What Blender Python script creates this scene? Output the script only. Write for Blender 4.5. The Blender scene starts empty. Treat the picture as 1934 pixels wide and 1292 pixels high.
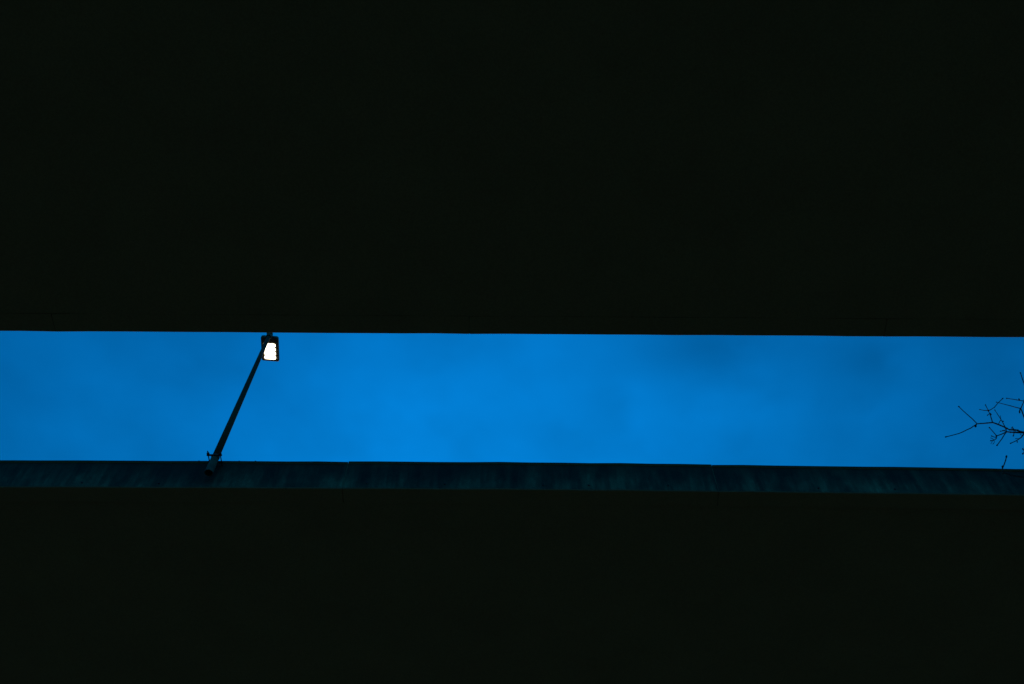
import bpy, bmesh, math, random
from mathutils import Vector, Matrix

random.seed(7)
S = bpy.context.scene
COL = S.collection

# ------------------------------------------------------------------ camera
W_PX, H_PX = 1934.0, 1292.0
LENS = 35.0
F = W_PX * LENS / 36.0
PITCH = math.radians(60.45)
ROLL = math.radians(0.40)
EYE = Vector((0, 0, 1.6))
fwd = Vector((0, math.cos(PITCH), math.sin(PITCH)))
up0 = Vector((0, -math.sin(PITCH), math.cos(PITCH)))
rt0 = Vector((1, 0, 0))
rt = rt0 * math.cos(ROLL) + up0 * math.sin(ROLL)
up = up0 * math.cos(ROLL) - rt0 * math.sin(ROLL)
cam = bpy.data.objects.new('camera', bpy.data.cameras.new('camera'))
COL.objects.link(cam)
cam.data.lens = LENS
cam.data.sensor_width = 36.0
cam.data.clip_start = 0.05
cam.data.clip_end = 6000
cam.matrix_world = Matrix(((rt.x, up.x, -fwd.x, EYE.x), (rt.y, up.y, -fwd.y, EYE.y),
                           (rt.z, up.z, -fwd.z, EYE.z), (0, 0, 0, 1)))
S.camera = cam


def ray(px, py):
    return (fwd + rt * ((px - W_PX / 2) / F) - up * ((py - H_PX / 2) / F))


def at_y(px, py, Y):          # where the sight line meets the upright plane y = Y
    d = ray(px, py)
    return EYE + d * ((Y - EYE.y) / d.y)


def at_z(px, py, Z):          # ... and the level plane z = Z
    d = ray(px, py)
    return EYE + d * ((Z - EYE.z) / d.z)


# ------------------------------------------------------------------ sky and light
SUN_ELEV, SUN_ROT = math.radians(7.0), math.radians(4.0)
world = bpy.data.worlds.new('World')
S.world = world
world.use_nodes = True
nt = world.node_tree
nt.nodes.clear()


def N(tree, typ, **kw):
    n = tree.nodes.new(typ)
    for k, v in kw.items():
        if k in ('inputs',):
            for i, val in v.items():
                n.inputs[i].default_value = val
        else:
            setattr(n, k, v)
    return n


def math_node(tree, op, a, b=None, c=None):
    n = tree.nodes.new('ShaderNodeMath')
    n.operation = op
    for i, v in enumerate((a, b, c)):
        if v is None:
            continue
        if isinstance(v, (int, float)):
            n.inputs[i].default_value = v
        else:
            tree.links.new(v, n.inputs[i])
    return n.outputs[0]


sky = N(nt, 'ShaderNodeTexSky', sky_type='NISHITA', sun_disc=False)
sky.sun_elevation = SUN_ELEV
sky.sun_rotation = SUN_ROT
sky.altitude = 100
sky.air_density = 1.0
sky.dust_density = 0.3
sky.ozone_density = 3.0
SKY_TINT = (0.003, 0.420, 0.675)       # tungsten white balance of a blue-hour exposure
tint = N(nt, 'ShaderNodeMix', data_type='RGBA', blend_type='MULTIPLY')
tint.inputs['Factor'].default_value = 1.0
nt.links.new(sky.outputs['Color'], tint.inputs['A'])
tint.inputs['B'].default_value = (*SKY_TINT, 1)
# thin high cloud, laid out on a level sheet overhead (u, v = direction / height)
tc = N(nt, 'ShaderNodeTexCoord')
sep = N(nt, 'ShaderNodeSeparateXYZ')
nt.links.new(tc.outputs['Generated'], sep.inputs[0])
zc = math_node(nt, 'MAXIMUM', sep.outputs['Z'], 0.12)
u = math_node(nt, 'DIVIDE', sep.outputs['X'], zc)
v = math_node(nt, 'DIVIDE', sep.outputs['Y'], zc)
comb = N(nt, 'ShaderNodeCombineXYZ')
nt.links.new(u, comb.inputs[0])
nt.links.new(v, comb.inputs[1])
n_big = N(nt, 'ShaderNodeTexNoise', inputs={'Scale': 3.0, 'Detail': 2.0, 'Roughness': 0.45})
n_wisp = N(nt, 'ShaderNodeTexNoise', inputs={'Scale': 7.5, 'Detail': 3.0, 'Roughness': 0.5})
mp = N(nt, 'ShaderNodeMapping')
mp.inputs['Location'].default_value = (-0.24477, -5.91369, 2.18093)
nt.links.new(comb.outputs[0], mp.inputs[0])
nt.links.new(mp.outputs[0], n_big.inputs['Vector'])
nt.links.new(mp.outputs[0], n_wisp.inputs['Vector'])
# broad cloud streets across the whole sky, one of them over the gap
ph = math_node(nt, 'MULTIPLY_ADD', n_big.outputs['Fac'], 0.9, -0.45)
uu = math_node(nt, 'ADD', math_node(nt, 'MULTIPLY_ADD', u, 4.6, 0.21), ph)
street = math_node(nt, 'MULTIPLY_ADD', math_node(nt, 'COSINE', uu), 0.205, 0.775)
wis = math_node(nt, 'MULTIPLY_ADD', n_wisp.outputs['Fac'], 0.55, 0.725)
fac = math_node(nt, 'MULTIPLY', street, wis)


def uv(px, py):
    d = ray(px, py)
    return d.x / d.z, d.y / d.z


# single soft clouds overhead: place, extent, darker (-) or paler (+) than the sky round them
warp = math_node(nt, 'MULTIPLY_ADD', n_wisp.outputs['Fac'], 0.22, -0.11)
warp2 = math_node(nt, 'MULTIPLY_ADD', n_big.outputs['Fac'], 0.16, -0.08)
uw, vw = math_node(nt, 'ADD', u, warp), math_node(nt, 'ADD', v, warp2)
for px, py, rx, ry, amp in ((1272, 688, 75, 46, -0.19), (1590, 694, 70, 40, -0.11), (1440, 655, 110, 24, -0.07),
                            (1760, 660, 170, 30, -0.06), (1160, 790, 60, 60, -0.05), (1030, 850, 70, 40, -0.05), (1225, 765, 45, 60, 0.06),
                            (1480, 790, 120, 60, 0.07), (1660, 775, 90, 50, 0.08), (880, 755, 80, 60, 0.04)):
    cu, cv = uv(px, py)
    eu, ev = uv(px + rx, py)[0] - cu, uv(px, py + ry)[1] - cv
    du = math_node(nt, 'MULTIPLY', math_node(nt, 'SUBTRACT', uw, cu), 1 / eu)
    dv = math_node(nt, 'MULTIPLY', math_node(nt, 'SUBTRACT', vw, cv), 1 / ev)
    q = math_node(nt, 'MULTIPLY_ADD', du, du, math_node(nt, 'MULTIPLY', dv, dv))
    lobe = math_node(nt, 'EXPONENT', math_node(nt, 'MULTIPLY', q, -1.0))
    fac = math_node(nt, 'MULTIPLY', fac, math_node(nt, 'MULTIPLY_ADD', lobe, amp, 1.0))
cl = N(nt, 'ShaderNodeVectorMath', operation='SCALE')
nt.links.new(tint.outputs['Result'], cl.inputs[0])
nt.links.new(fac, cl.inputs['Scale'])
bg = N(nt, 'ShaderNodeBackground')
bg.inputs['Strength'].default_value = 0.10
nt.links.new(cl.outputs[0], bg.inputs['Color'])
wo = N(nt, 'ShaderNodeOutputWorld')
nt.links.new(bg.outputs[0], wo.inputs['Surface'])

sun_d = bpy.data.lights.new('sun', 'SUN')
sun_d.energy = 0.29                  # warm fill added from beyond the far bridge, to redden the black undersides
sun_d.angle = math.radians(20)
sun_d.color = (1.0, 0.34, 0.12)
sun = bpy.data.objects.new('sun', sun_d)
COL.objects.link(sun)
# Nishita rotation 0 puts the sun towards +Y, turning clockwise seen from above
sdir = Vector((math.sin(SUN_ROT) * math.cos(SUN_ELEV), math.cos(SUN_ROT) * math.cos(SUN_ELEV), math.sin(SUN_ELEV)))
sun.rotation_euler = (-sdir).to_track_quat('-Z', 'Y').to_euler()

vs = S.view_settings
vs.view_transform = 'Standard'
vs.look = 'None'
vs.exposure = 2.62                   # long dusk exposure
vs.gamma = 1.0
vs.use_curve_mapping = False
S.render.engine = 'CYCLES'
S.cycles.max_bounces = 8
S.cycles.diffuse_bounces = 5


# ------------------------------------------------------------------ materials
def new_mat(name):
    m = bpy.data.materials.new(name)
    m.use_nodes = True
    t = m.node_tree
    return m, t, t.nodes['Principled BSDF']


def ramp(t, fac, stops):
    r = t.nodes.new('ShaderNodeValToRGB')
    els = r.color_ramp.elements
    while len(els) < len(stops):
        els.new(0.5)
    for e, (p, c) in zip(els, stops):
        e.position = p
        e.color = (*c, 1) if len(c) == 3 else c
    t.links.new(fac, r.inputs[0])
    return r.outputs[0]


def noise(t, vec, scale, detail=3, rough=0.55, map_scale=None, loc=None):
    n = t.nodes.new('ShaderNodeTexNoise')
    n.inputs['Scale'].default_value = scale
    n.inputs['Detail'].default_value = detail
    n.inputs['Roughness'].default_value = rough
    if map_scale or loc:
        mpn = t.nodes.new('ShaderNodeMapping')
        mpn.inputs['Scale'].default_value = map_scale or (1, 1, 1)
        mpn.inputs['Location'].default_value = loc or (0, 0, 0)
        t.links.new(vec, mpn.inputs[0])
        vec = mpn.outputs[0]
    t.links.new(vec, n.inputs['Vector'])
    return n.outputs['Fac']


def mul_col(t, a, b, f=1.0):
    m = t.nodes.new('ShaderNodeMix')
    m.data_type = 'RGBA'
    m.blend_type = 'MULTIPLY'
    m.inputs['Factor'].default_value = f
    t.links.new(a, m.inputs['A'])
    t.links.new(b, m.inputs['B'])
    return m.outputs['Result']


def bump(t, bsdf, h, strength, dist):
    b = t.nodes.new('ShaderNodeBump')
    b.inputs['Strength'].default_value = strength
    b.inputs['Distance'].default_value = dist
    t.links.new(h, b.inputs['Height'])
    t.links.new(b.outputs[0], bsdf.inputs['Normal'])


def mat_concrete(name, lo, hi, streaks):
    m, t, b = new_mat(name)
    pos = t.nodes.new('ShaderNodeNewGeometry').outputs['Position']
    big = noise(t, pos, 0.9, 5, 0.6)
    col = ramp(t, big, [(0.3, lo), (0.72, hi)])
    fine = noise(t, pos, 45, 4, 0.7)
    col = mul_col(t, col, ramp(t, fine, [(0.25, (0.6, 0.6, 0.6)), (0.7, (1, 1, 1))]), 0.9)
    if streaks:
        # sooty runs: thin tall noise, plus wide rain-washed bays between them
        thin = noise(t, pos, 1.0, 4, 0.6, (9.0, 1.0, 0.5))
        wide = noise(t, pos, 1.0, 3, 0.6, (1.7, 1.0, 0.8), (4, 0, 0))
        col = mul_col(t, col, ramp(t, thin, [(0.38, (0.42, 0.42, 0.42)), (0.60, (1, 1, 1))]), 0.7)
        col = mul_col(t, col, ramp(t, wide, [(0.32, (0.45, 0.45, 0.45)), (0.62, (1, 1, 1))]), 1.0)
        blot = noise(t, pos, 1.0, 5, 0.65, (3.0, 3.0, 1.6), (2, 0, 7))
        col = mul_col(t, col, ramp(t, blot, [(0.36, (0.42, 0.42, 0.42)), (0.58, (1, 1, 1))]), 1.0)
        # face darkens towards the coping, ragged lower border
        sp = t.nodes.new('ShaderNodeSeparateXYZ')
        t.links.new(pos, sp.inputs[0])
        rag = noise(t, pos, 1.0, 4, 0.65, (5.0, 1.0, 1.2), (9, 0, 0))
        hgt = math_node(t, 'SUBTRACT', DARK_TOP, sp.outputs['Z'])
        edge = math_node(t, 'ADD', hgt, math_node(t, 'MULTIPLY_ADD', rag, 0.9, -0.45))
        col = mul_col(t, col, ramp(t, edge, [(0.02, (0.15, 0.15, 0.15)), (0.30, (0.36, 0.36, 0.36)), (0.66, (1, 1, 1))]), 1.0)
    t.links.new(col, b.inputs['Base Color'])
    b.inputs['Roughness'].default_value = 0.92
    b.inputs['Specular IOR Level'].default_value = 0.25
    bump(t, b, fine, 0.5, 0.006)
    return m


def mat_metal(name, col, rough, metallic=0.6, var=0.35, scale=8):
    m, t, b = new_mat(name)
    pos = t.nodes.new('ShaderNodeTexCoord').outputs['Object']
    n = noise(t, pos, scale, 4, 0.6)
    lo = tuple(c * (1 - var) for c in col)
    hi = tuple(min(1, c * (1 + var)) for c in col)
    t.links.new(ramp(t, n, [(0.3, lo), (0.7, hi)]), b.inputs['Base Color'])
    b.inputs['Metallic'].default_value = metallic
    b.inputs['Roughness'].default_value = rough
    b.inputs['Specular IOR Level'].default_value = 0.2
    bump(t, b, noise(t, pos, scale * 12, 2), 0.15, 0.002)
    return m


# main levels of the two bridges
Y_FAR = 10.0
LIP, LIP_H = 0.022, 0.045
Z_TOP = at_y(967, 875.4, Y_FAR - LIP).z          # top of the far edge beam
Z_BOT = at_y(967, 926.2, Y_FAR).z          # its lower edge = soffit level
DARK_TOP = Z_TOP - 0.06
Y_NEAR = at_z(967, 631.8, Z_BOT).y         # near bridge's outer lower edge

M_FASCIA = mat_concrete('stained_concrete', (0.105, 0.086, 0.041), (0.29, 0.225, 0.103), True)
M_SOFFIT = mat_concrete('soffit_concrete', (0.205, 0.18, 0.09), (0.235, 0.21, 0.104), False)
M_PIER = mat_concrete('pier_concrete', (0.12, 0.11, 0.08), (0.22, 0.2, 0.15), False)
M_ASPHALT = mat_concrete('asphalt', (0.035, 0.034, 0.032), (0.06, 0.058, 0.055), False)
M_GALV = mat_metal('galvanised_steel', (0.066, 0.058, 0.033), 0.8, 0.0)
M_POLE = mat_metal('weathered_pole_paint', (0.022, 0.018, 0.008), 0.85, 0.0)
M_CLAMP = mat_metal('dark_steel', (0.022, 0.018, 0.014), 0.8, 0.0)
M_SEAL = mat_metal('joint_sealant', (0.07, 0.064, 0.044), 0.9, 0.0)
M_HOUSING = mat_metal('bronze_grey_housing', (0.11, 0.10, 0.075), 0.6, 0.0)
M_SCREW = mat_metal('bright_screw', (0.35, 0.33, 0.28), 0.4, 0.8)


def mat_led():
    m, t, b = new_mat('lit_led_lens')
    pos = t.nodes.new('ShaderNodeTexCoord').outputs['Object']
    vor = t.nodes.new('ShaderNodeTexVoronoi')
    vor.inputs['Scale'].default_value = 38
    t.links.new(pos, vor.inputs['Vector'])
    col = ramp(t, vor.outputs['Distance'], [(0.0, (1.0, 0.93, 0.74)), (0.8, (1.0, 0.87, 0.6))])
    t.links.new(col, b.inputs['Emission Color'])
    b.inputs['Emission Strength'].default_value = 0.7
    b.inputs['Base Color'].default_value = (0.8, 0.8, 0.75, 1)
    b.inputs['Roughness'].default_value = 0.2
    return m


M_LED = mat_led()


def mat_bark():
    m, t, b = new_mat('bark')
    pos = t.nodes.new('ShaderNodeNewGeometry').outputs['Position']
    n = noise(t, pos, 14, 5, 0.65, (1, 1, 0.3))
    t.links.new(ramp(t, n, [(0.3, (0.012, 0.010, 0.007)), (0.7, (0.038, 0.030, 0.020))]), b.inputs['Base Color'])
    b.inputs['Roughness'].default_value = 0.95
    b.inputs['Specular IOR Level'].default_value = 0.05
    bump(t, b, n, 0.6, 0.01)
    return m


def mat_ground():
    m, t, b = new_mat('earth_and_gravel')
    pos = t.nodes.new('ShaderNodeNewGeometry').outputs['Position']
    n = noise(t, pos, 0.35, 6, 0.65)
    f = noise(t, pos, 22, 4, 0.7)
    col = ramp(t, n, [(0.32, (0.06, 0.07, 0.018)), (0.5, (0.15, 0.125, 0.045)), (0.7, (0.24, 0.20, 0.085))])
    col = mul_col(t, col, ramp(t, f, [(0.3, (0.5, 0.5, 0.5)), (0.7, (1, 1, 1))]))
    t.links.new(col, b.inputs['Base Color'])
    b.inputs['Roughness'].default_value = 0.95
    bump(t, b, f, 0.6, 0.03)
    return m


M_BARK = mat_bark()
M_GROUND = mat_ground()


# ------------------------------------------------------------------ mesh helpers
def obj(name, bm, mat, parent=None, smooth=False, kind=None):
    me = bpy.data.meshes.new(name)
    bmesh.ops.recalc_face_normals(bm, faces=bm.faces)
    bm.to_mesh(me)
    bm.free()
    if smooth:
        for p in me.polygons:
            p.use_smooth = True
    me.materials.append(mat)
    o = bpy.data.objects.new(name, me)
    COL.objects.link(o)
    if parent is not None:
        o.parent = parent
        o.matrix_parent_inverse = Matrix.Translation(-parent.location)
    if kind:
        o['kind'] = kind
    return o


def thing(name, label, cat, loc):
    o = bpy.data.objects.new(name, None)
    COL.objects.link(o)
    o.location = loc
    o['label'] = label
    o['category'] = cat
    return o


def box(bm, x0, x1, y0, y1, z0, z1, bev=0.0):
    r = bmesh.ops.create_cube(bm, size=1)
    for vtx in r['verts']:
        vtx.co = Vector((x0 if vtx.co.x < 0 else x1, y0 if vtx.co.y < 0 else y1, z0 if vtx.co.z < 0 else z1))
    if bev:
        es = list({e for vtx in r['verts'] for e in vtx.link_edges})
        bmesh.ops.bevel(bm, geom=es, offset=bev, segments=2, affect='EDGES', profile=0.5)
    return r['verts']


def ring(bm, c, ax, r, n, ref=None):
    ax = ax.normalized()
    a = ref or (Vector((0, 0, 1)) if abs(ax.z) < 0.9 else Vector((1, 0, 0)))
    e1 = ax.cross(a).normalized()
    e2 = ax.cross(e1)
    return [bm.verts.new(c + e1 * (r * math.cos(2 * math.pi * i / n)) + e2 * (r * math.sin(2 * math.pi * i / n))) for i in range(n)]


def bridge_rings(bm, a, b):
    n = len(a)
    for i in range(n):
        bm.faces.new((a[i], a[(i + 1) % n], b[(i + 1) % n], b[i]))


def tube(bm, pts, radii, n=8, caps=True):
    pts = [Vector(p) for p in pts]
    prev = None
    for i, p in enumerate(pts):
        d = (pts[min(i + 1, len(pts) - 1)] - pts[max(i - 1, 0)])
        r = ring(bm, p, d, radii[i], n)
        if prev:
            bridge_rings(bm, prev, r)
        elif caps:
            bm.faces.new(r)
        prev = r
    if caps:
        bm.faces.new(prev)


def cyl(bm, a, b, r0, r1=None, n=16):
    tube(bm, [a, b], [r0, r1 if r1 is not None else r0], n)


def profile_prism(bm, prof, x0, x1):
    """prof: list of (y, z) round the outline; extruded along x."""
    a = [bm.verts.new((x0, y, z)) for y, z in prof]
    b = [bm.verts.new((x1, y, z)) for y, z in prof]
    bm.faces.new(a)
    bm.faces.new(list(reversed(b)))
    bridge_rings(bm, a, b)


# ------------------------------------------------------------------ ground
bm = bmesh.new()
G = 40
for i in range(G + 1):
    for j in range(G + 1):
        fx, fy = (i / G - .5) * 2, (j / G - .5) * 2
        x = math.copysign(abs(fx) ** 3, fx) * 2500
        y = math.copysign(abs(fy) ** 3, fy) * 2500
        bm.verts.new((x, y, 0.0 if abs(x) < 60 and abs(y) < 60 else random.uniform(-.3, .0)))
bm.verts.ensure_lookup_table()
for i in range(G):
    for j in range(G):
        a = i * (G + 1) + j
        bm.faces.new((bm.verts[a], bm.verts[a + G + 1], bm.verts[a + G + 2], bm.verts[a + 1]))
g = obj('ground', bm, M_GROUND, kind='structure')


# ------------------------------------------------------------------ bridges
CREST = [(at_y(px, 877, 10.0).x, dz) for px, dz in ((15, 0.003), (495, 0.028), (967, 0.040), (1215, 0.030), (1445, 0.013), (1675, -0.010), (1919, -0.036))]


def crest(x):
    """the far carriageway is not dead level: it rises to a gentle crest and falls away to the right"""
    if x <= CREST[0][0]:
        return CREST[0][1]
    for (xa, za), (xb, zb_) in zip(CREST, CREST[1:]):
        if x <= xb:
            return za + (zb_ - za) * (x - xa) / (xb - xa)
    return CREST[-1][1]


def edge_segment(sign, y, x0, x1, dz, zt, zb, sag=None):
    """one precast edge unit: upright face, coping lip, drip nose below. sign=-1 faces -y."""
    s = sign
    lip, lh, th = LIP, LIP_H, 0.30
    c = 0.012
    zt += dz
    prof = [(y, zb + c), (y + s * -c, zb), (y - s * th, zb), (y - s * th, zt - 0.02), (y - s * (th - 0.02), zt),
            (y + s * (lip - c), zt), (y + s * lip, zt - c), (y + s * lip, zt - lh), (y + s * 0.004, zt - lh - 0.006),
            (y, zt - lh - 0.018)]
    b = bmesh.new()
    # several stations so the arrises wander by a few millimetres, ends chamfered
    n = 13
    prev = None
    for k in range(n):
        f = k / (n - 1)
        x = x0 + (x1 - x0) * f
        jy, jz = random.uniform(-.003, .003), random.uniform(-.004, .004)
        if k in (0, n - 1):
            jz -= 0.006
        if sag:
            jz += sag(x)
        r = [b.verts.new((x, yy + jy, zz + (jz if zz > (zt + zb) / 2 else jz * 0.85))) for yy, zz in prof]
        if prev:
            bridge_rings(b, prev, r)
        else:
            b.faces.new(r)
        prev = r
    b.faces.new(prev)
    return b


def under(o):
    """undersides never see rain: plain, unstreaked concrete"""
    o.data.materials.append(M_SOFFIT)
    for p in o.data.polygons:
        if p.normal.z < -0.5 or p.center.z < Z_BOT + 0.05:
            p.material_index = 1


# joints of the far edge beam, read where they cross its top edge
JX = [at_y(658.5, 872, Y_FAR).x, at_y(1343.5, 878, Y_FAR).x]
SEG = JX[1] - JX[0]


def road_bridge(label, y_face, sign, width, first_joint, z_shift, sag=None):
    s = sign                           # -1: visible side faces -y, deck runs to +y
    t = thing('road_bridge', label, 'bridge', (0, y_face, 0))
    X0 = first_joint - 9 * SEG
    n_seg = 19
    zt, zb = Z_TOP + z_shift, Z_BOT + z_shift
    x_end = X0 + n_seg * SEG
    for k in range(n_seg):
        dz = {9: 0.009, 8: 0.0, 10: 0.004}.get(k, random.uniform(-.008, .01))
        if k == 10:
            dz = -0.002
        b = edge_segment(s, y_face, X0 + k * SEG + 0.005, X0 + (k + 1) * SEG - 0.005, dz, zt, zb, sag)
        under(obj('edge_beam', b, M_FASCIA, t))
        b = edge_segment(-s, y_face - s * width, X0 + k * SEG + 0.005, X0 + (k + 1) * SEG - 0.005,
                         random.uniform(-.008, .01), zt, zb, sag)
        under(obj('edge_beam', b, M_FASCIA, t))
    # deck slab
    b = bmesh.new()
    ya, yb = y_face - s * 0.292, y_face - s * (width - 0.292)
    lo, hi = min(ya, yb), max(ya, yb)
    box(b, X0, x_end, lo, hi, zb + (0.045 if sag else 0.003), zt - 0.22)
    deck = obj('deck', b, M_SOFFIT, t)
    # sealant set back in every joint between the edge units
    for k in range(1, n_seg):
        b = bmesh.new()
        xj = X0 + k * SEG
        y1, y2 = y_face - s * 0.010, y_face - s * 0.26
        box(b, xj - 0.0048, xj + 0.0048, min(y1, y2), max(y1, y2), zb + 0.003 + (sag(xj) if sag else 0), zt - 0.018 + (sag(xj) if sag else 0))
        obj('joint_seal', b, M_SOFFIT, t)
    b = bmesh.new()
    box(b, X0, x_end, lo + 0.012, hi - 0.012, zt - 0.216, zt - 0.14)
    obj('road_surface', b, M_ASPHALT, t)
    for x in (-46, -22, 22, 46):
        b = bmesh.new()
        ymid = (lo + hi) / 2
        box(b, x - 0.7, x + 0.7, lo + 0.8, hi - 0.8, zb - 1.0, zb + 0.008, 0.04)
        obj('pier_head', b, M_PIER, t)
        b = bmesh.new()
        for yy in (ymid - 3.2, ymid + 3.2):
            cyl(b, (x, yy, -0.4), (x, yy, zb - 0.997), 0.55, n=28)
        obj('pier', b, M_PIER, t, smooth=False)
    return t


far = road_bridge('far concrete bridge deck below the sky gap, its stained edge beam carrying the lamp',
                  Y_FAR, -1, 12.0, JX[0], 0.0, crest)
near = road_bridge('near concrete bridge deck filling the upper half of the view in black shadow',
                   Y_NEAR, 1, 12.0, JX[0] + 2.1, 0.0)
near.rotation_euler.z = math.radians(-0.05)

# cast-in sockets along the foot of the far edge beam and small bolts on its coping
for px, py in ((155, 912), (300, 913), (693, 912), (840, 914), (1026, 916), (1112, 917), (1262, 917), (1546, 922), (1690, 924)):
    p = at_y(px, py, Y_FAR)
    b = bmesh.new()
    cyl(b, (p.x, Y_FAR - 0.012, p.z), (p.x, Y_FAR + 0.03, p.z), 0.016, n=12)
    obj('tie_plug', b, M_CLAMP, far)
for px in (375, 451, 482):
    p = at_y(px, 871.5, Y_FAR - 0.02)
    b = bmesh.new()
    zc_ = Z_TOP + crest(p.x)
    cyl(b, (p.x, Y_FAR - 0.01, zc_ - 0.03), (p.x, Y_FAR - 0.01, zc_ + 0.008), 0.010, n=10)
    obj('anchor_bolt', b, M_CLAMP, far)

# ------------------------------------------------------------------ street lamp
Y_POLE = 9.855
p_bot = at_y(394.0, 893.0, Y_POLE)
PX = p_bot.x
Z_STUB = p_bot.z
Z_HEAD = at_y(508.0, 633.0, Y_POLE).z          # underside of the luminaire
lamp = thing('street_lamp', 'lit street lamp on a slim pole clamped outside the concrete edge beam',
             'street lamp', (PX, Y_POLE, Z_STUB))

R_STUB = 0.067
z_clamp = at_y(406.5, 866.0, Y_POLE).z
z_stub_top = z_clamp + 0.03
# galvanised stub, open below
b = bmesh.new()
n = 32
V3 = lambda z: Vector((PX, Y_POLE, z))
zz = Vector((0, 0, 1))
o0 = ring(b, V3(Z_STUB), zz, R_STUB, n)
o1 = ring(b, V3(z_stub_top), zz, R_STUB * 0.97, n)
i0 = ring(b, V3(Z_STUB), zz, R_STUB - 0.007, n)
i1 = ring(b, V3(z_stub_top - 0.02), zz, R_STUB - 0.009, n)
bridge_rings(b, o0, o1)
bridge_rings(b, i0, o0)
bridge_rings(b, i1, i0)
b.faces.new(i1)
b.faces.new(o1)
obj('pole_stub', b, M_GALV, lamp, smooth=False)
# collar where the shaft is welded into the stub
b = bmesh.new()
tube(b, [V3(z_stub_top - .012), V3(z_stub_top + .012), V3(z_stub_top + .035)], [R_STUB + .003, R_STUB + .003, 0.060], 32)
obj('collar', b, M_CLAMP, lamp)
# tapered shaft
b = bmesh.new()
H = Z_HEAD - z_stub_top
tube(b, [V3(z_stub_top + H * f) for f in (0, .25, .5, .75, 1.0)], [0.0615 - 0.0255 * f for f in (0, .25, .5, .75, 1.0)], 32)
obj('pole', b, M_POLE, lamp, smooth=True)
# clamp: front strap with two ears, threaded rods back into the beam
b = bmesh.new()
for y0, y1 in ((Y_POLE - R_STUB - 0.014, Y_POLE - R_STUB + 0.012), (Y_POLE + R_STUB - 0.012, Y_POLE + R_STUB + 0.014)):
    box(b, PX - 0.125, PX + 0.125, y0, y1, z_clamp - 0.013, z_clamp + 0.013, 0.003)
obj('clamp', b, M_CLAMP, lamp)
for s in (-1, 1):
    xr = PX + s * 0.100
    b = bmesh.new()
    cyl(b, (xr, Y_POLE - 0.150, z_clamp), (xr, Y_FAR + 0.06, z_clamp), 0.009, n=12)
    rod = obj('threaded_rod', b, M_CLAMP, lamp)
    b = bmesh.new()
    cyl(b, (xr, Y_POLE - 0.112, z_clamp), (xr, Y_POLE - 0.080, z_clamp), 0.024, n=6)
    obj('nut', b, M_CLAMP, rod)

# luminaire: outline laid on the level of its underside
TL, TR = at_z(492.4, 636.3, Z_HEAD), at_z(525.4, 636.0, Z_HEAD)
BL, BR = at_z(494.4, 682.2, Z_HEAD), at_z(527.0, 682.2, Z_HEAD)
top_c, bot_c = (TL + TR) / 2, (BL + BR) / 2
e_l = (bot_c - top_c).normalized()                      # along the head
e_w = Vector((e_l.y, -e_l.x, 0))                        # across it (to the right)
LEN = (bot_c - top_c).length
WID = ((TR - TL).length + (BR - BL).length) / 2
HC = top_c


def hp(a, w, dz=0.0):          # a along from the pole end, w across, dz above the underside
    return HC + e_l * a + e_w * w + Vector((0, 0, dz))


def rrect(a0, a1, w0, w1, r0, r1, seg=5):
    """rounded rectangle; r0 = corner radius at the pole end, r1 at the far end."""
    out = []
    for (ca, cw, rr, t0) in ((a0 + r0, w0 + r0, r0, 180), (a0 + r0, w1 - r0, r0, 90), (a1 - r1, w1 - r1, r1, 0), (a1 - r1, w0 + r1, r1, 270)):
        for k in range(seg + 1):
            th = math.radians(t0 + 90 - 90 * k / seg)
            out.append((ca + rr * math.cos(th), cw + rr * math.sin(th)))
    return out


def slab(bm, outline, levels):
    """levels: (inset, dz) rings from below upwards, capped both ends."""
    ca = sum(a for a, w in outline) / len(outline)
    cw = sum(w for a, w in outline) / len(outline)
    ha = max(a for a, w in outline) - ca
    hw = max(w for a, w in outline) - cw
    prev = None
    for ins, dz in levels:
        r = [bm.verts.new(hp(ca + (a - ca) * (1 - ins / ha), cw + (w - cw) * (1 - ins / hw), dz)) for a, w in outline]
        if prev:
            bridge_rings(bm, prev, r)
        else:
            bm.faces.new(r)
        prev = r
    bm.faces.new(prev)


b = bmesh.new()
slab(b, rrect(0, LEN, -WID / 2, WID / 2, .045, .035), [(.006, 0.0), (0, .006), (0, .05), (.012, .066), (.04, .08)])
housing = obj('housing', b, M_HOUSING, lamp)
for k in range(7):
    w = -WID / 2 + WID * (k + 1) / 8
    b = bmesh.new()
    vs_ = [hp(a, w + dw, dz) for a in (0.1, LEN - .1) for dw in (-.004, .004) for dz in (.081, .105)]
    vv = [b.verts.new(p) for p in vs_]
    bmesh.ops.convex_hull(b, input=vv)
    obj('cooling_fin', b, M_HOUSING, housing)
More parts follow.
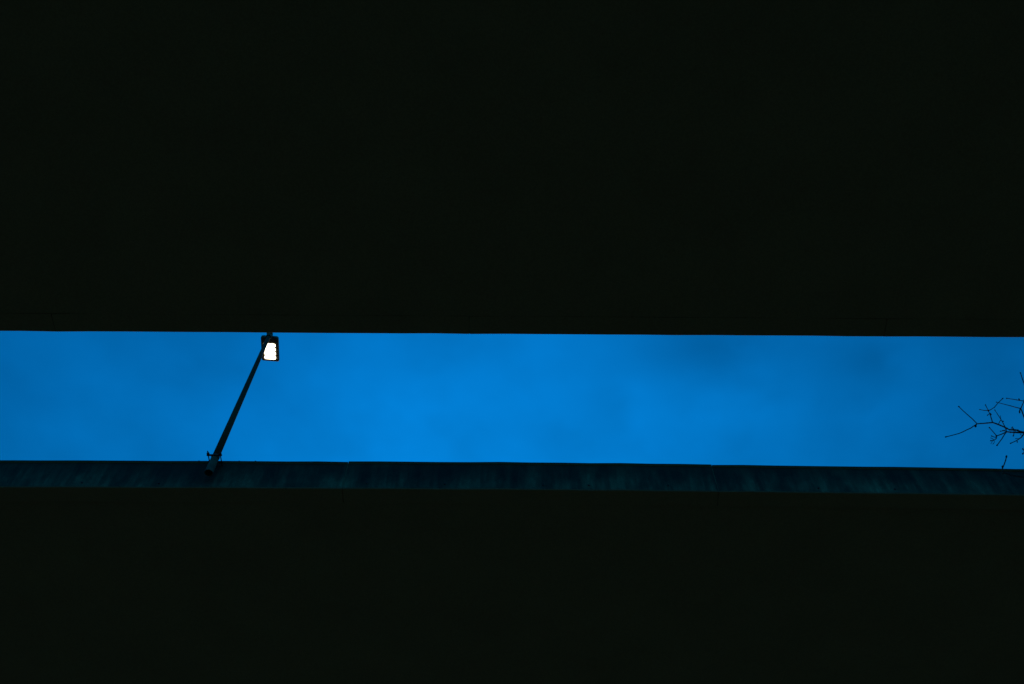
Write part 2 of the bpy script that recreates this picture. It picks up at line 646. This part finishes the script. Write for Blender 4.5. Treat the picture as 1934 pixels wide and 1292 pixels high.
# frame round the optics, proud of the housing
A0, A1 = LEN * 0.258, LEN * 0.925
MW0, MW1 = -0.325 * WID, 0.325 * WID
b = bmesh.new()
slab(b, rrect(.02, A0 - .012, -WID * .42, WID * .42, .02, .01), [(.004, -.008), (0, -.003), (0, -.0005)])
obj('gear_cover', b, M_HOUSING, housing)
NM = 4
pitch = (A1 - A0) / NM
for k in range(NM):
    a0, a1 = A0 + k * pitch + .007, A0 + (k + 1) * pitch - .007
    b = bmesh.new()
    slab(b, rrect(a0, a1, MW0, MW1, .034, .034), [(.014, -.017), (.004, -.014), (0, -.007), (0, -.001)])
    obj('led_module', b, M_LED, lamp)
    for s in (-1, 1):
        for f in (0.28, 0.72):
            b = bmesh.new()
            c = hp(a0 + (a1 - a0) * f, s * WID * 0.415, -.010)
            cyl(b, c, c + Vector((0, 0, .0095)), .008, n=10)
            obj('screw', b, M_SCREW, housing)
    for s in (-1, 1):
        b = bmesh.new()
        slab(b, rrect(a0 + .004, a1 - .004, s * WID * 0.415 - .016, s * WID * 0.415 + .016, .006, .006), [(.003, -.006), (0, -.003), (0, -.0008)])
        obj('module_latch', b, M_HOUSING, housing)
# neck and slip fitter on the pole's top
b = bmesh.new()
vv = [b.verts.new(hp(a, w, dz)) for a in (-.17, .03) for w in (-.058, .058) for dz in (.004, .062)]
bmesh.ops.convex_hull(b, input=vv)
bmesh.ops.bevel(b, geom=list(b.edges), offset=.008, segments=2, affect='EDGES')
obj('neck', b, M_HOUSING, lamp)
b = bmesh.new()
tube(b, [V3(Z_HEAD - .075), V3(Z_HEAD - .070), V3(Z_HEAD + .02), V3(Z_HEAD + .06), V3(Z_HEAD + .075)], [.050, .056, .058, .058, .040], 28)
obj('slip_fitter', b, M_GALV, lamp)

# ------------------------------------------------------------------ bare tree in the gap, at the right
TX, TY = 11.4, 8.6
tree = thing('bare_tree', 'leafless tree whose thin dark twigs reach into the sky gap at the right edge', 'tree', (TX, TY, 0))


def cpx(c):                       # notes taken on an enlarged crop -> photo pixels
    return 1740 + c[0] / 5.618, 680 + c[1] / 5.618


def yd(c, off):
    return 9.0 + 0.22 * math.sin(c[0] * 0.008 + 1) + 0.16 * math.cos(c[1] * 0.011) + off


def sprig(pts, off):
    out = []
    for c in pts:
        px, py = cpx(c)
        out.append(at_y(px, py, yd(c, off)))
    return out


def wander(pts, amp):
    """insert points between the given ones so that a twig is never a ruled line"""
    out = [pts[0]]
    for p, q in zip(pts, pts[1:]):
        L = (q - p).length
        k = max(1, int(L / 0.09))
        for i in range(1, k):
            f = i / k
            out.append(p.lerp(q, f) + Vector((random.uniform(-1, 1), random.uniform(-2, 2), random.uniform(-1, 1))) * amp)
        out.append(q)
    return out


def twig_mesh(bm, pts, r0, r1, bud=True, n=6, amp=0.0025):
    P = wander(pts, amp)
    r0, r1 = r0 * 1.5, r1 * 1.45
    rr = [r0 + (r1 - r0) * i / (len(P) - 1) for i in range(len(P))]
    tube(bm, P, rr, n)
    # nodes: slight swellings, a bud at the tip
    for i in range(2, len(P) - 1, 3):
        bmesh.ops.create_icosphere(bm, subdivisions=1, radius=rr[i] * 1.35, matrix=Matrix.Translation(P[i]))
    if bud:
        d = (P[-1] - P[-2]).normalized()
        m = Matrix.Translation(P[-1] + d * r1) @ d.to_track_quat('Z', 'Y').to_matrix().to_4x4() @ Matrix.Diagonal((1, 1, 1.6, 1))
        bmesh.ops.create_icosphere(bm, subdivisions=1, radius=r1 * 1.9, matrix=m)


# trunk and main limbs (outside the frame)
trunk_pts = [Vector(p) for p in ((TX, TY, -.3), (TX + .03, TY, 0.2), (TX + .1, TY + .05, 3), (TX - .05, TY + .1, 6.5), (TX + .12, TY + .05, 10), (TX + .05, TY + .15, 12.6), (TX + .25, TY + .1, 15.5), (TX + .2, TY + .2, 18.5))]
b = bmesh.new()
tube(b, trunk_pts, [.30, .24, .19, .16, .12, .09, .055, .015], 14)
obj('trunk', b, M_BARK, tree, smooth=True)


def limb(start, end, r0, r1, lean):
    """a limb that climbs away from the trunk, then reaches out and tapers into the shoot it carries"""
    c1 = start + Vector((-0.25, lean * 0.6, (end.z - start.z) * 0.65))
    c2 = end + Vector((0.9, lean, -0.35))
    pts = []
    for i in range(15):
        f = i / 14
        p = start * (1 - f) ** 3 + c1 * 3 * f * (1 - f) ** 2 + c2 * 3 * f * f * (1 - f) + end * f ** 3
        if 0 < i < 14:
            p += Vector((random.uniform(-.02, .02), random.uniform(-.05, .05), random.uniform(-.04, .04)))
        pts.append(p)
    bb = bmesh.new()
    tube(bb, pts, [r0 + (r1 - r0) * (i / 14) ** 0.7 for i in range(15)], 8)
    for k in (8, 10, 11, 12):
        d = Vector((random.uniform(-.4, .7), random.uniform(-.5, .5), random.uniform(-.1, .9))).normalized()
        q = pts[k]
        if q.x > 9.6:
            twig_mesh(bb, [q, q + d * .22, q + d * .4 + Vector((.05, 0, .1))], .010, .005, n=5)
    return obj('limb', bb, M_BARK, tree, smooth=True), pts


# (parent?, points on the crop, start radius, tip radius, depth offset)
T = 0.0045
branches = [
    # A: the long shoot reaching furthest left
    dict(main=([(1150, 790), (1090, 769), (1000, 742), (935, 740), (880, 711), (755, 662), (592, 677)], .0105, .0060, 0.0),
         twigs=[([(592, 677), (540, 712), (480, 742), (400, 780), (265, 815)], .0058, T),
                ([(592, 677), (545, 628), (490, 580), (402, 498)], .0055, T),
                ([(585, 685), (577, 703)], .006, .0065),
                ([(755, 662), (735, 590), (713, 540)], .0062, .0055),
                ([(713, 540), (745, 522), (775, 503), (815, 455), (860, 412)], .0052, T),
                ([(713, 540), (622, 526)], .005, .0035),
                ([(713, 540), (683, 480)], .005, .004),
                ([(728, 567), (704, 585)], .004, .004),
                ([(722, 560), (731, 570)], .004, .006)]),
    # B: lower shoot running beside it
    dict(main=([(1150, 775), (1090, 772), (990, 768), (905, 762)], .0105, .0075, 0.12),
         twigs=[([(905, 762), (892, 720), (878, 690), (860, 655), (840, 622), (812, 580), (783, 535)], .0062, .0038),
                ([(845, 632), (838, 594)], .004, .0028),
                ([(845, 635), (815, 682)], .0045, .0035),
                ([(840, 635), (866, 650)], .003, .004),
                ([(905, 762), (850, 788), (800, 805)], .0065, .0055),
                ([(800, 805), (765, 765), (725, 720)], .0052, .0045),
                ([(800, 805), (796, 832), (770, 852), (740, 856)], .0055, .0042),
                ([(796, 822), (775, 818), (750, 808)], .0045, .004),
                ([(772, 850), (752, 832), (740, 828)], .0035, .0026),
                ([(772, 850), (776, 872), (762, 890)], .0035, .0026),
                ([(756, 852), (748, 876), (740, 886)], .003, .0022),
                ([(905, 762), (868, 815), (835, 862), (805, 903)], .0056, .0048),
                ([(905, 757), (880, 752), (845, 755)], .0045, .0038),
                ([(895, 757), (882, 744), (868, 747)], .0035, .003),
                ([(982, 768), (983, 785), (977, 803)], .0042, .0045),
                ([(985, 765), (982, 735), (968, 712)], .0042, .0038),
                ([(982, 735), (960, 722)], .003, .004),
                ([(1020, 769), (1000, 758), (988, 748)], .003, .003)]),
    # C: right-hand shoot that forks upwards
    dict(main=([(1150, 720), (1090, 602), (1055, 515)], .0088, .0068, -0.16),
         twigs=[([(1055, 515), (1000, 502), (950, 487), (870, 467), (800, 448)], .0058, .0035),
                ([(1055, 515), (1075, 470), (1092, 432)], .006, .005),
                ([(1092, 436), (1045, 430), (975, 416), (910, 407)], .0052, .0042),
                ([(1045, 432), (1040, 422)], .0035, .005),
                ([(1050, 520), (1045, 553)], .0045, .0045),
                ([(1043, 525), (1040, 545)], .003, .0035),
                ([(1092, 432), (1130, 360), (1165, 330)], .005, .004)]),
    # D: short shoot below
    dict(main=([(1160, 700), (1120, 750), (1085, 790), (1060, 822)], .0085, .0062, 0.05),
         twigs=[([(1060, 822), (1015, 853), (952, 882)], .0056, .0042),
                ([(1042, 835), (1005, 835)], .0042, .003),
                ([(1015, 855), (1018, 868)], .003, .004),
                ([(1075, 800), (1055, 792)], .003, .003)]),
    # E: tip from above
    dict(main=([(1180, 420), (1125, 330), (1090, 250), (1052, 137)], .007, .0048, -0.1), twigs=[]),
    # F: knobbly end just inside the frame
    dict(main=([(1170, 960), (1120, 968), (1095, 972)], .008, .006, 0.1),
         twigs=[([(1095, 972), (1082, 950)], .005, .005), ([(1095, 972), (1080, 992)], .005, .005)]),
    # G: low sprig rising past the coping
    dict(main=([(1180, 1262), (1090, 1246), (1010, 1232), (940, 1216), (890, 1200), (864, 1184), (859, 1158)], .0085, .0065, 0.35),
         twigs=[([(862, 1150), (880, 1108), (894, 1065), (902, 1030)], .0065, .0060),
                ([(860, 1150), (862, 1135)], .006, .007),
                ([(890, 1200), (868, 1206)], .0045, .004)]),
]
for br in branches:
    pts, r0, r1, off = br['main']
    P = sprig(pts, off)
    b = bmesh.new()
    twig_mesh(b, P, r0, r1, bud=not br['twigs'], n=7, amp=0.002)
    bo = obj('branch', b, M_BARK, tree, smooth=True)
    for tp, a, c in br['twigs']:
        b = bmesh.new()
        twig_mesh(b, sprig(tp, off), a, c, n=5)
        obj('twig', b, M_BARK, bo, smooth=True)
    # the limb that carries it, back to the trunk
    root = P[0]
    zt_ = root.z - random.uniform(1.6, 4.2)
    st = Vector((TX + .08, TY + .12, zt_))
    limb(st, root, .05, r0 * 1.5, random.uniform(-.45, .45))

# the rest of the crown, to the right and above
def grow(start, d, length, r, depth, bm_list):
    pts = [start]
    p = start.copy()
    dd = d.copy()
    nseg = 6
    for i in range(nseg):
        dd = (dd + Vector((random.uniform(-.18, .18), random.uniform(-.14, .14), random.uniform(-.08, .2)))).normalized()
        p = p + dd * length / nseg
        p.y = min(max(p.y, Y_NEAR + .45), Y_FAR - .45)
        p.x = max(p.x, 10.6)
        pts.append(p.copy())
    twig_mesh(bm_list, pts, r, max(r * .5, .004), bud=depth == 0, n=6, amp=.004)
    if depth:
        for k in range(3):
            q = pts[random.randint(2, nseg)]
            nd = (dd + Vector((random.uniform(-.8, .9), random.uniform(-.6, .6), random.uniform(-.3, .7)))).normalized()
            grow(q, nd, length * .55, max(r * .5, .005), depth - 1, bm_list)


for k in range(11):
    z = 7.5 + k * 0.95
    st = Vector((TX + .08, TY + .1, z))
    b = bmesh.new()
    grow(st, Vector((random.uniform(.5, 1), random.uniform(-.4, .4), random.uniform(.2, .7))).normalized(), random.uniform(1.4, 2.6), .04 - .002 * k, 2, b)
    obj('limb', b, M_BARK, tree, smooth=True)
